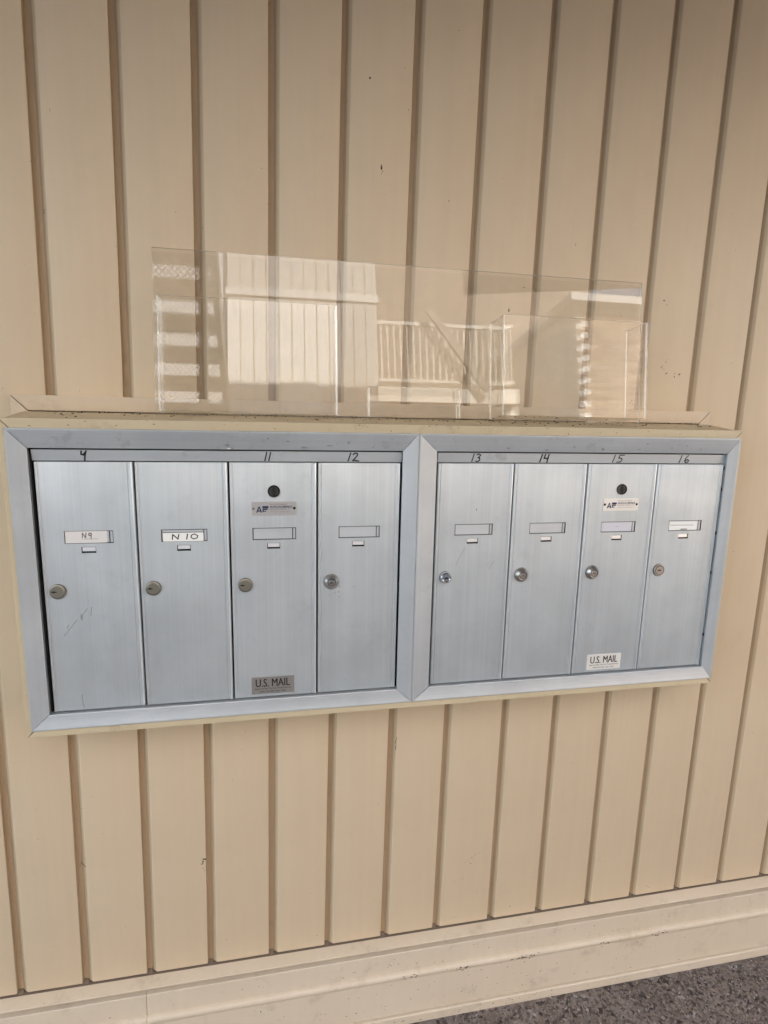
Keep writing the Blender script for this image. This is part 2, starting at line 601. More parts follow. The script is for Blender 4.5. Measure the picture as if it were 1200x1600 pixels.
for (a0, a1), (b0, b1) in zip(lines[:-1], lines[1:]):
    wob = random.uniform(0.88, 1.08)
    prof = []     # (which line, dx, y): left edge eased wide, right edge crisp
    for dx, y in ((0.0, 0.0990), (0.0022, 0.0966), (0.0044, 0.0944), (0.0060, 0.0929), (0.0075, 0.0917), (0.0090, 0.0908), (0.0104, 0.0903), (0.0118, WF)):
        prof.append((0, FLOOR_W * wob + dx, y))
    for dx, y in ((0.0016, WF), (0.0005, 0.0905), (0.0, 0.0918), (0.0, 0.0990)):
        prof.append((1, -dx, y))
    m = MB()
    i = len(m.v)
    n = len(prof)
    rows = []
    for zi, z in enumerate((BZ, BZ + 0.0012, BZ + 0.004, WT)):
        t = (z - BZ) / (WT - BZ)
        dep = (0.0042, 0.0016, 0.0, 0.0)[zi]
        ins = (0.0022, 0.0007, 0.0, 0.0)[zi]
        for w, dx, y in prof:
            base = (a0 + (a1 - a0) * t) if w == 0 else (b0 + (b1 - b0) * t)
            m.v.append((base + dx + (ins if w == 0 else -ins * 0.4), min(0.0990, y + dep), z))
    for r in range(3):
        for k in range(n - 1):
            m.f.append((r * n + k, r * n + k + 1, (r + 1) * n + k + 1, (r + 1) * n + k))
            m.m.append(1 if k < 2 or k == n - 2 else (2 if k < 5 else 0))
            m.s.append(False)
    m.f.append(tuple(range(n - 1, -1, -1)))
    m.m.append(0)
    m.s.append(False)
    m.build('plank', ['cream_paint', 'groove_dirt_shade', 'bevel_shade_paint'], wall, origin=((a0 + b0) / 2, WF, BZ), smooth=True)
X0, X1 = lines[0][0], lines[-1][0]
m = MB()
m.box(X0, X1 + 0.05, 0.0984, 0.13, ZF, WT)
m.build('backing_board', 'groove_dirt_shade', wall)

# base trim: cap strip, baseboard with a bead, shoe strip
def run(name, prof, mat, bev=0.0):
    """a moulding: (y, z) section swept along the wall in lengths"""
    cuts = [X0, -0.487, 2.3, X1] if name == 'baseboard' else [X0, X1]
    for xa, xb in zip(cuts[:-1], cuts[1:]):
        mm = MB()
        k = len(prof)
        for x in (xa + 0.0004, xb - 0.0004):
            for y, z in prof:
                mm.v.append((x, y, z))
        for q in range(k - 1):
            mm.f.append((q, q + 1, k + q + 1, k + q))
            mm.m.append(0)
            mm.s.append(False)
        mm.f.append(tuple(range(k)))
        mm.f.append(tuple(range(2 * k - 1, k - 1, -1)))
        mm.m += [0, 0]
        mm.s += [False, False]
        mm.build(name, mat, wall, origin=((xa + xb) / 2, prof[0][0], prof[-1][1]), smooth=True)


run('cap_strip', [(0.0982, -0.6098), (0.0688, -0.6140), (0.0672, -0.6148), (0.0668, -0.6158), (0.0668, -0.6174), (0.0860, -0.6178), (0.0860, -0.6300), (0.0982, -0.6300)], 'base_paint')
arc = []
for k in range(9):
    a = math.pi * k / 8
    arc.append((0.0667 - 0.0078 * math.sin(a) ** 0.8, -0.6845 + 0.0085 * math.cos(a)))
run('baseboard', [(0.0855, -0.6294), (0.0677, -0.6294), (0.0667, -0.6304), (0.0667, -0.675)] + arc
    + [(0.0667, -0.695), (0.0667, -0.7822), (0.0855, -0.7822)], 'base_paint')
run('shoe_strip', [(0.0982, -0.7836), (0.0622, -0.7836), (0.0605, -0.7852), (0.0605, ZF + 0.0005), (0.0982, ZF + 0.0005)], 'base_paint')

m = MB()  # shadow line under the plank ends, built as a dark strip and notches
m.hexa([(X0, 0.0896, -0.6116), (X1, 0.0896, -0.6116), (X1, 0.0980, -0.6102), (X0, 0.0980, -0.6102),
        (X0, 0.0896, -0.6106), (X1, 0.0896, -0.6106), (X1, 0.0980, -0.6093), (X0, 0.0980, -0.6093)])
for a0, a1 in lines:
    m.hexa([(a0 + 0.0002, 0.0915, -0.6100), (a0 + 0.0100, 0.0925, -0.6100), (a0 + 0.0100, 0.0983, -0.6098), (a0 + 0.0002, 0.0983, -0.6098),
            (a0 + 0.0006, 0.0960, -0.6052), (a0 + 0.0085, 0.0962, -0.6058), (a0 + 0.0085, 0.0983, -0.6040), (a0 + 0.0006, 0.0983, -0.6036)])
m.build('joint_shadow', 'joint_shade', wall)

# marks on the wall, each a thin fleck of grime or chipped paint
m = MB()
rs = random.Random(21)
def fleck(x, z, r, n=1, y=WF - 0.0003, asp=1.0):
    for _ in range(n):
        sx = rs.uniform(-1, 1) * r * (1.6 if n > 1 else 0)
        sz = rs.uniform(-1, 1) * r * (2.2 if n > 1 else 0)
        k = rs.uniform(0.35, 0.8) if n > 1 else 1
        m.blot(x + sx, z + sz, r * k / asp, r * k * asp, y, 0, 9, rs)
fleck(-0.0784, 0.9996, 0.0022)
fleck(-0.057, 0.8706, 0.0032, asp=1.7)
fleck(-0.057, 0.862, 0.0016, 3)
fleck(0.1789, 0.6595, 0.0030, asp=1.5)
for x, z, r, n in ((0.5003, 0.5711, 0.0030, 3), (0.509, 0.563, 0.0022, 2), (0.536, 0.557, 0.0020, 4), (0.527, 0.558, 0.0018, 3),
                   (0.505, 0.585, 0.002, 2), (0.49, 0.69, 0.0026, 2), (0.40, 0.665, 0.0016, 2), (0.44, 0.505, 0.002, 3),
                   (-0.3764, -0.374, 0.0035, 6), (-0.378, -0.392, 0.0018, 3), (-0.594, -0.352, 0.0018, 2), (0.205, 0.70, 0.0014, 1),
                   (-0.57, 0.76, 0.0016, 3), (-0.575, 0.72, 0.0012, 2), (-0.47, 0.72, 0.0012, 2), (0.06, 0.83, 0.0012, 1),
                   (0.162, -0.46, 0.0018, 3), (0.18, -0.53, 0.0016, 3), (0.33, -0.40, 0.0012, 2), (0.47, -0.50, 0.0016, 2),
                   (0.60, -0.59, 0.0022, 3), (0.13, -0.585, 0.0018, 2), (0.26, -0.58, 0.0018, 3), (-0.16, -0.58, 0.0014, 2),
                   (0.62, 0.12, 0.0014, 2), (0.71, 0.2, 0.0014, 2), (-0.55, 0.9, 0.0011, 2), (-0.24, 0.80, 0.0012, 2), (0.3, 0.78, 0.0012, 2)):
    fleck(x, z, r, n)
# a hairline crack beside the mailboxes and a few scuffs lower down
m.ribbon([(0.640, 0.362), (0.650, 0.345), (0.656, 0.325), (0.656, 0.308), (0.650, 0.296)], 0.0011, WF - 0.0003)
for (xa, za), (xb, zb), k in (((0.150, -0.455), (0.185, -0.435), 16), ((0.130, -0.500), (0.155, -0.492), 9)):
    for q in range(k):
        t = (q + rs.random()) / k
        m.blot(xa + (xb - xa) * t + rs.gauss(0, 0.0012), za + (zb - za) * t + rs.gauss(0, 0.0012), rs.uniform(0.0004, 0.0016), rs.uniform(0.0003, 0.0008), WF - 0.0003, 0, 8, rs, 0.6)
m.ribbon([(-0.59, -0.345), (-0.583, -0.356)], 0.0012, WF - 0.0003)
for q in range(7):
    m.blot(-0.005 - q * 0.0002 + rs.gauss(0, 0.0004), -0.154 - q * 0.0042, 0.0007 + 0.0003 * (q % 3), 0.0026, WF - 0.0003, 0, 8, rs, 0.5)
for _ in range(90):
    x = rs.uniform(-0.75, 0.95)
    z = rs.uniform(-0.60, 1.1)
    m.blot(x, z, rs.uniform(0.0004, 0.0010), rs.uniform(0.0005, 0.0013), WF - 0.0003, 0, 7, rs)
for _ in range(150):      # grime on the base trim, heavier towards the floor on the right
    x = rs.triangular(-0.7, 0.95, 0.35)
    z, y = rs.choice(((rs.uniform(-0.672, -0.632), 0.0667), (rs.uniform(-0.78, -0.698), 0.0667), (rs.uniform(-0.78, -0.698), 0.0667), (rs.uniform(-0.80, -0.787), 0.0605)))
    m.blot(x, z, rs.uniform(0.0006, 0.0024), rs.uniform(0.0006, 0.0018), y - 0.0003, 0, 8, rs, 0.6)
for cx, k in ((0.285, 22), (0.14, 14), (0.48, 10), (0.62, 10), (0.03, 12)):   # clumps caught on the bead
    for _ in range(k):
        m.blot(cx + rs.gauss(0, 0.013), -0.6845 + rs.gauss(0, 0.003), rs.uniform(0.0008, 0.0042), rs.uniform(0.0006, 0.0022), 0.0586, 0, 8, rs, 0.6)
tag(m.build('grime_flecks', 'grime', wall), kind='stuff')

# ------------------------------------------------------------------ wooden surround that carries the mailboxes
sur = thing('wooden_surround', (-0.005, WF, -0.04), 'cream painted wooden box frame with a narrow ledge around both mailbox banks', 'frame')
SX0, SX1, SZ0, SZ1 = -0.6188, 0.6062, -0.0362, 0.4570


def mitred(parts, x0, x1, z0, z1, w, y0, y1, mat, parent, bev, gap=0.0006, wz=None):
    """four rails cut at 45 degrees, front at y0"""
    wt, wb, wl, wr = w
    A, B, Cc, D = (x0, z0), (x1, z0), (x1, z1), (x0, z1)
    a, b, c, d = (x0 + wl, z0 + wb), (x1 - wr, z0 + wb), (x1 - wr, z1 - wt), (x0 + wl, z1 - wt)
    g = gap
    rails = {'top_rail': [(D[0] + g, D[1]), (Cc[0] - g, Cc[1]), (c[0] - g, c[1]), (d[0] + g, d[1])],
             'bottom_rail': [(A[0] + g, A[1]), (a[0] + g, a[1]), (b[0] - g, b[1]), (B[0] - g, B[1])],
             'side_rail': [(A[0], A[1] + g), (D[0], D[1] - g), (d[0], d[1] - g), (a[0], a[1] + g)],
             'side_rail.001': [(B[0], B[1] + g), (b[0], b[1] + g), (c[0], c[1] - g), (Cc[0], Cc[1] - g)]}
    out = []
    for nm, q in rails.items():
        mm = MB()
        mm.v = [(p[0], y0, p[1]) for p in q] + [(p[0], y1, p[1]) for p in q]
        mm.f = [(0, 1, 2, 3), (7, 6, 5, 4), (0, 4, 5, 1), (1, 5, 6, 2), (2, 6, 7, 3), (3, 7, 4, 0)]
        mm.m = [0] * 6
        mm.s = [False] * 6
        bmm = nm.split('.')[0]
        ob = mm.build(parts + bmm, mat, parent, origin=(sum(p[0] for p in q) / 4, y1, sum(p[1] for p in q) / 4), bevel=bev, smooth=True)
        out.append(ob)
    return out


mitred('front_', SX0, SX1, SZ0, SZ1, (0.022, 0.022, 0.022, 0.022), -0.0085, 0.0105, 'ledge_paint', sur, 0.0012)
mitred('wall_trim_', -0.634, 0.606, -0.070, 0.4905, (0.0235,) * 4, 0.0775, 0.0984, 'trim_paint', sur, 0.0010, 0.0009)
m = MB()      # ledge board, sloped a little to the front
xa, xb = SX0 + 0.002, SX1 - 0.002
yb = 0.0768
m.hexa([(xa, 0.0110, 0.440), (xb, 0.0110, 0.440), (xb, yb, 0.440), (xa, yb, 0.440),
        (xa, 0.0110, 0.4568), (xb, 0.0110, 0.4568), (xb, yb, 0.4655), (xa, yb, 0.4655)])
m.build('ledge_board', 'ledge_paint', sur, bevel=0.0008)
for xa, xb in ((SX0 + 0.002, SX0 + 0.018), (SX1 - 0.018, SX1 - 0.002)):
    m = MB()
    m.box(xa, xb, 0.0110, yb, SZ0 + 0.02, 0.4395)
    m.build('side_board', 'ledge_paint', sur)
m = MB()
m.box(SX0 + 0.002, SX1 - 0.002, 0.0110, yb, SZ0 + 0.002, SZ0 + 0.0195)
m.build('bottom_board', 'ledge_paint', sur)
# dirt and crumbs lying along the ledge
m = MB()
rs2 = random.Random(5)
for _ in range(220):
    x = rs2.uniform(SX0 + 0.05, SX1 - 0.02)
    y = min(0.0765, max(-0.004, rs2.gauss(0.066, 0.022)))
    z = 0.4572 + max(0, (y - 0.011)) * 0.132
    r = rs2.uniform(0.0004, 0.0014)
    m.box(x - r, x + r, y - r, y + r, z - 0.0002, z + r * 0.8)
for _ in range(22):
    x = rs2.uniform(SX0 + 0.03, SX1 - 0.02)
    m.blot(x, rs2.uniform(0.4455, 0.4560), rs2.uniform(0.0007, 0.0028), rs2.uniform(0.0005, 0.0012), -0.0088, 0, 8, rs2, 0.6)
tag(m.build('dirt_crumbs', 'grime', sur), kind='stuff')

# ------------------------------------------------------------------ mailboxes
PITCH, DW, DH = 0.13755, 0.1346, 0.3938
HX0, HX1 = 0.0335, 0.1020          # name slot
HZ0, HZ1 = 0.2702, 0.2898
TX0, TX1, TZ0, TZ1 = 0.0562, 0.0766, 0.2553, 0.2648


def door_mesh():
    prof = [(0.0, 0.011), (0.0, 0.002), (0.0003, 0.0006), (0.0010, -0.0003), (0.0030, -0.0004), (0.0040, 0.0001), (0.0046, 0.0009), (0.0052, 0.0009), (0.0058, 0.0)]
    right = [(DW - 0.0082, 0.0), (DW - 0.0076, 0.0009), (DW - 0.0069, 0.0009), (DW - 0.0062, 0.0), (DW - 0.0050, -0.0006), (DW - 0.0026, -0.0012),
             (DW - 0.0010, -0.0010), (DW - 0.0002, 0.0002), (DW, 0.002), (DW, 0.011)]
    mid = sorted([HX0, HX1, TX0, TX1])
    xs = prof + [(x, 0.0) for x in mid] + right
    zs = [0.0, 0.0004, 0.0012, TZ0, TZ1, HZ0, HZ1, DH - 0.0012, DH - 0.0004, DH]
    dep = {0: 0.0016, 1: 0.0004, len(zs) - 2: 0.0004, len(zs) - 1: 0.0016}
    mm = MB()
    n = len(xs)
    for zi, z in enumerate(zs):
        for x, y in xs:
            mm.v.append((x, y + dep.get(zi, 0) if y < 0.01 else y, z))
    for r in range(len(zs) - 1):
        for k in range(n - 1):
            xa, xb = xs[k][0], xs[k + 1][0]
            if zs[r] >= HZ0 - 1e-6 and zs[r + 1] <= HZ1 + 1e-6 and xa >= HX0 - 1e-6 and xb <= HX1 + 1e-6:
                continue
            if zs[r] >= TZ0 - 1e-6 and zs[r + 1] <= TZ1 + 1e-6 and xa >= TX0 - 1e-6 and xb <= TX1 + 1e-6:
                continue
            mm.f.append((r * n + k, r * n + k + 1, (r + 1) * n + k + 1, (r + 1) * n + k))
            mm.m.append(2 if (k == 2 or n - 5 <= k <= n - 4) else 0)
            mm.s.append(False)
    for xa, xb, za, zb in ((HX0, HX1, HZ0, HZ1), (TX0, TX1, TZ0, TZ1)):      # punched edges
        t = 0.0018
        for q in (((xa, za), (xb, za)), ((xb, za), (xb, zb)), ((xb, zb), (xa, zb)), ((xa, zb), (xa, za))):
            (p0x, p0z), (p1x, p1z) = q
            mm.face([(p0x, 0, p0z), (p1x, 0, p1z), (p1x, t, p1z), (p0x, t, p0z)], 1)
    mm.face([(x, 0.011 if y > 0.01 else y + 0.0016, DH) for x, y in (xs[0], xs[-1])] + [(DW, 0.002, DH), (0, 0.002, DH)])
    return mm.mesh('door', ['door_aluminium', 'lock_dark', 'edge_highlight'], smooth=True)


def slot_mesh():
    """the holder plate seen behind the window of the slot"""
    mm = MB()
    mm.face([(HX0 + 0.0016, 0.0013, HZ0 + 0.0012), (HX1 - 0.0062, 0.0013, HZ0 + 0.0012), (HX1 - 0.0062, 0.0013, HZ1 - 0.0014), (HX0 + 0.0016, 0.0013, HZ1 - 0.0014)])
    mm.face([(HX1 - 0.0046, 0.0015, HZ0 + 0.0012), (HX1 - 0.0012, 0.0015, HZ0 + 0.0012), (HX1 - 0.0012, 0.0015, HZ1 - 0.0016), (HX1 - 0.0046, 0.0015, HZ1 - 0.0016)])
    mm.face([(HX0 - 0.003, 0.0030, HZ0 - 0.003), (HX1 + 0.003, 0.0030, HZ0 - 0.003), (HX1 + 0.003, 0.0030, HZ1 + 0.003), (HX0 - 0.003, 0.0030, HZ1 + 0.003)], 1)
    return mm.mesh('name_slot', ['slot_aluminium', 'slot_shadow'])


def tab_mesh():
    mm = MB()
    # a tongue bent out of the sheet: leans forward at its foot
    x0, x1 = TX0 + 0.0010, TX1 - 0.0010
    z0, z1 = TZ0 + 0.0027, TZ1 - 0.0008
    mm.hexa([(x0, 0.0007, z0), (x1, 0.0007, z0), (x1, 0.0018, z0 - 0.0003), (x0, 0.0018, z0 - 0.0003),
             (x0, 0.0012, z1), (x1, 0.0012, z1), (x1, 0.0022, z1), (x0, 0.0022, z1)])
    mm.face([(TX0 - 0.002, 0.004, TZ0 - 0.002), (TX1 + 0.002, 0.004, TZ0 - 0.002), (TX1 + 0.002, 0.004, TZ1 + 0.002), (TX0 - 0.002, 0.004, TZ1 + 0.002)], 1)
    return mm.mesh('latch_tab', ['tab_aluminium', 'case_black'])


def lock_mesh(kind):
    mm = MB()
    if kind == 'flat':
        mm.lathe(0, 0, 0, [(0.0001, -0.0042), (0.0090, -0.0042), (0.0095, -0.0038), (0.0098, -0.0036), (0.0111, -0.0034), (0.0115, -0.0026), (0.0116, 0.0006)],
                 mats=[0, 0, 1, 0, 0, 1])
        mm.face([(-0.0085, -0.0043, -0.0006), (-0.0012, -0.0043, -0.0006), (-0.0004, -0.0043, 0.0004), (-0.0012, -0.0043, 0.0010), (-0.0085, -0.0043, 0.0008)], 2)
        mm.blot(-0.0045, 0.0002, 0.0016, 0.0018, -0.00435, 2, 10, random.Random(2), 0.05)
        return mm.mesh('lock', ['lock_brass', 'lock_dark', 'keyway_black'], smooth=True)
    if kind == 'collar':
        mm.lathe(0, 0, 0, [(0.0001, -0.0085), (0.0050, -0.0085), (0.0056, -0.0080), (0.0057, -0.0062), (0.0066, -0.0062), (0.0068, -0.0078), (0.0080, -0.0080),
                           (0.0086, -0.0074), (0.0112, -0.0046), (0.0126, -0.0030), (0.0130, -0.0014), (0.0131, 0.0006)],
                 mats=[0, 0, 0, 1, 0, 0, 0, 0, 0, 0, 1])
        mm.face([(-0.0030, -0.0086, -0.0007), (0.0026, -0.0086, -0.0007), (0.0026, -0.0086, 0.0006), (-0.0030, -0.0086, 0.0006)], 1)
        return mm.mesh('lock', ['lock_nickel', 'lock_dark', 'keyway_black'], smooth=True)
    if kind == 'chrome':
        mm.lathe(0, 0, 0, [(0.0001, -0.0052), (0.0062, -0.0052), (0.0070, -0.0060), (0.0085, -0.0062), (0.0098, -0.0050), (0.0108, -0.0024), (0.0112, 0.0006)],
                 mats=[0, 0, 0, 0, 0, 1])
        mm.face([(-0.0036, -0.0053, -0.0022), (0.0040, -0.0053, -0.0022), (0.0036, -0.0053, 0.0004), (0.0012, -0.0053, 0.0018), (-0.0014, -0.0053, 0.0014)], 2)
        return mm.mesh('lock', ['lock_chrome', 'lock_dark', 'keyway_black'], smooth=True)
    if kind == 'keyhole':
        mm.lathe(0, 0, 0, [(0.0001, -0.0040), (0.0078, -0.0040), (0.0083, -0.0034), (0.0090, -0.0036), (0.0106, -0.0034), (0.0114, -0.0020), (0.0116, 0.0006)],
                 mats=[0, 1, 1, 0, 0, 1])
        mm.face([(-0.0046, -0.0041, -0.0011), (0.0028, -0.0041, -0.0011), (0.0032, -0.0041, 0.0008), (0.0, -0.0041, 0.0016), (-0.0046, -0.0041, 0.0011)], 2)
        return mm.mesh('lock', ['lock_nickel', 'lock_dark', 'keyway_black'], smooth=True)
    # big black master lock: a dark well with a plug at its bottom
    mm.lathe(0, 0, 0, [(0.0001, -0.0010), (0.0066, -0.0010), (0.0072, -0.0004), (0.0078, -0.0004), (0.0080, -0.0022), (0.0092, -0.0024), (0.0097, -0.0016), (0.0098, 0.0006)],
             mats=[2, 2, 1, 1, 0, 0, 0])
    mm.lathe(0.0, -0.0003, 0.0, [(0.0044, -0.0009), (0.0050, -0.0012), (0.0056, -0.0009)], m=0)
    mm.face([(-0.0016, -0.0018, -0.0064), (0.0018, -0.0018, -0.0064), (0.0022, -0.0018, -0.0010), (0.0006, -0.0018, 0.0066), (-0.0020, -0.0018, 0.0064), (-0.0024, -0.0018, -0.0010)], 1)
    return mm.mesh('master_lock', ['lock_dark', 'keyway_black', 'plug_dark'], smooth=True)


def rounded(mm, x0, x1, z0, z1, y, r, m, yb):
    pts = []
    for cx, cz, a0 in ((x1 - r, z1 - r, 0), (x0 + r, z1 - r, 90), (x0 + r, z0 + r, 180), (x1 - r, z0 + r, 270)):
        for k in range(4):
            a = math.radians(a0 + 30 * k)
            pts.append((cx + r * math.cos(a), cz + r * math.sin(a)))
    mm.face([(x, y, z) for x, z in pts], m)
    for (xa, za), (xb, zb) in zip(pts, pts[1:] + pts[:1]):
        mm.face([(xa, y, za), (xb, y, zb), (xb, yb, zb), (xa, yb, za)], m)


def maker_plate_mesh(mat, left_rivet):
    w, h = 0.0700, 0.0222
    mm = MB()
    rounded(mm, 0, w, 0, h, -0.0007, 0.0016, 0, 0.0003)
    y = -0.0009
    # emblem: a letter A beside a streaming flag shaped F
    mm.face([(0.0068, y, 0.0050), (0.0090, y, 0.0050), (0.0124, y, 0.0146), (0.0108, y, 0.0146)], 1)
    mm.face([(0.0124, y - 0.00002, 0.0146), (0.0108, y - 0.00002, 0.0146), (0.0138, y - 0.00002, 0.0050), (0.0162, y - 0.00002, 0.0050)], 1)
    mm.face([(0.0094, y - 0.00004, 0.0066), (0.0144, y - 0.00004, 0.0066), (0.0139, y - 0.00004, 0.0084), (0.0099, y - 0.00004, 0.0084)], 1)
    mm.face([(0.0166, y, 0.0118), (0.0256, y, 0.0118), (0.0264, y, 0.0152), (0.0166, y, 0.0152)], 1)
    mm.face([(0.0166, y, 0.0090), (0.0242, y, 0.0090), (0.0252, y, 0.0113), (0.0166, y, 0.0113)], 1)
    mm.face([(0.0166, y, 0.0058), (0.0190, y, 0.0058), (0.0190, y, 0.0087), (0.0166, y, 0.0087)], 1)
    mm.face([(0.0195, y, 0.0060), (0.0222, y, 0.0060), (0.0222, y, 0.0074), (0.0195, y, 0.0074)], 1)
    mm.text('MANUFACTURED BY', 0.0280, 0.0560, 0.0172, 0.0188, y, 3)
    mm.text('AUTH-FLORENCE', 0.0280, 0.0628, 0.0122, 0.0156, y, 1)
    mm.text('AUTH-FLORENCE', 0.0283, 0.0631, 0.0122, 0.0156, y - 0.00003, 1)
    mm.text('MANUFACTURING CO.', 0.0280, 0.0610, 0.0092, 0.0110, y, 3)
    mm.text('CHICAGO, ILLINOIS 60610', 0.0280, 0.0600, 0.0050, 0.0068, y, 2)
    for cx, mt in ((0.0028, 2 if not left_rivet else 4), (0.0664, 4)):
        mm.lathe(cx, 0, 0.0115, [(0.0001, -0.0020), (0.0014, -0.0018), (0.0022, -0.0010), (0.0023, -0.0006)], m=mt, n=14)
    return mm.mesh('maker_plate', [mat, 'ink_navy', 'ink_shade_grey', 'ink_red', 'lock_dark'])


def mail_plate_mesh(mat):
    w, h = 0.0700, 0.0300
    mm = MB()
    rounded(mm, 0, w, 0, h, -0.0006, 0.0008, 0, 0.0003)
    y = -0.0008
    mm.text('U.S. MAIL', 0.0065, 0.0625, 0.0128, 0.0266, y, 1)
    mm.text('U.S. MAIL', 0.0070, 0.0631, 0.0128, 0.0266, y - 0.00003, 1)
    mm.text('Approved By The U.S. Postal Service', 0.0045, 0.0650, 0.0074, 0.0108, y, 1, 0.006)
    mm.text('USPS-STD-4B+ Sept. 2000', 0.0125, 0.0560, 0.0024, 0.0054, y, 1, 0.006)
    return mm.mesh('mail_plate', [mat, 'ink_black'])


DOOR, SLOT, TAB = door_mesh(), slot_mesh(), tab_mesh()
LOCKS = {k: lock_mesh(k) for k in ('flat', 'collar', 'chrome', 'keyhole', 'master')}
LOCK_OF = ['flat', 'flat', 'flat', 'collar', 'chrome', 'collar', 'collar', 'keyhole']
LOCK_DX = [0.0207, 0.0200, 0.0223, 0.0235, 0.0217, 0.0247, 0.0247, 0.0235]
DOOR_LABEL = ['door with a paper N9 card, a flat lock and scratches below it', 'door with a white N 10 card and a flat lock',
              'door with a black master lock, a dull maker plate and a dark U.S. MAIL plate', 'door with an empty slot and a raised round lock with a grimy halo',
              'door with a shiny chrome lock and a grey streak near its top', 'door with an empty slot and a raised round nickel lock',
              'door with a black master lock and bright maker and U.S. MAIL plates', 'door with a printed card in its slot and a small keyhole lock']

# hand written marker numbers: strokes in a 1 x 1 cell
GL = {
    '1': [[(0.25, 0.0), (0.75, 1.0)]],
    '2': [[(0.15, 0.80), (0.35, 0.98), (0.75, 0.95), (0.80, 0.75), (0.45, 0.35), (0.10, 0.05), (0.5, 0.08), (0.98, 0.0)]],
    '3': [[(0.25, 0.90), (0.60, 1.0), (0.88, 0.85), (0.70, 0.60), (0.45, 0.52), (0.75, 0.45), (0.82, 0.22), (0.50, 0.0), (0.10, 0.05)]],
    '4': [[(0.30, 1.0), (0.10, 0.50), (0.90, 0.48)], [(0.95, 1.0), (0.80, 0.5), (0.72, -0.05)]],
    '5': [[(1.0, 1.0), (0.38, 0.98), (0.25, 0.58), (0.65, 0.58), (0.80, 0.35), (0.55, 0.05), (0.08, 0.02)]],
    '6': [[(0.62, 1.0), (0.25, 0.65), (0.12, 0.25), (0.35, 0.02), (0.72, 0.10), (0.80, 0.32), (0.55, 0.45), (0.25, 0.28)]],
    '9': [[(0.12, 0.98), (0.05, 0.62), (0.40, 0.55), (0.72, 0.80)], [(0.95, 1.0), (0.70, 0.55), (0.55, -0.05)]],
    'N': [[(0.05, 0.0), (0.12, 1.0), (0.80, 0.05), (0.95, 1.0)]],
    '0': [[(0.5, 1.0), (0.12, 0.75), (0.08, 0.30), (0.42, 0.0), (0.85, 0.20), (0.95, 0.65), (0.55, 1.0)]],
    'g': [[(0.85, 0.95), (0.30, 1.0), (0.10, 0.70), (0.40, 0.48), (0.85, 0.70), (0.90, 1.0), (0.75, -0.1)]],
}


def scrawl(mm, s, x, z, w, h, y, m, pen, adv=1.25):
    for ch in s:
        if ch != ' ':
            for st in GL[ch]:
                mm.ribbon([(x + px * w, z + pz * h) for px, pz in st], pen, y, m)
                y -= 0.00001
        x += w * adv


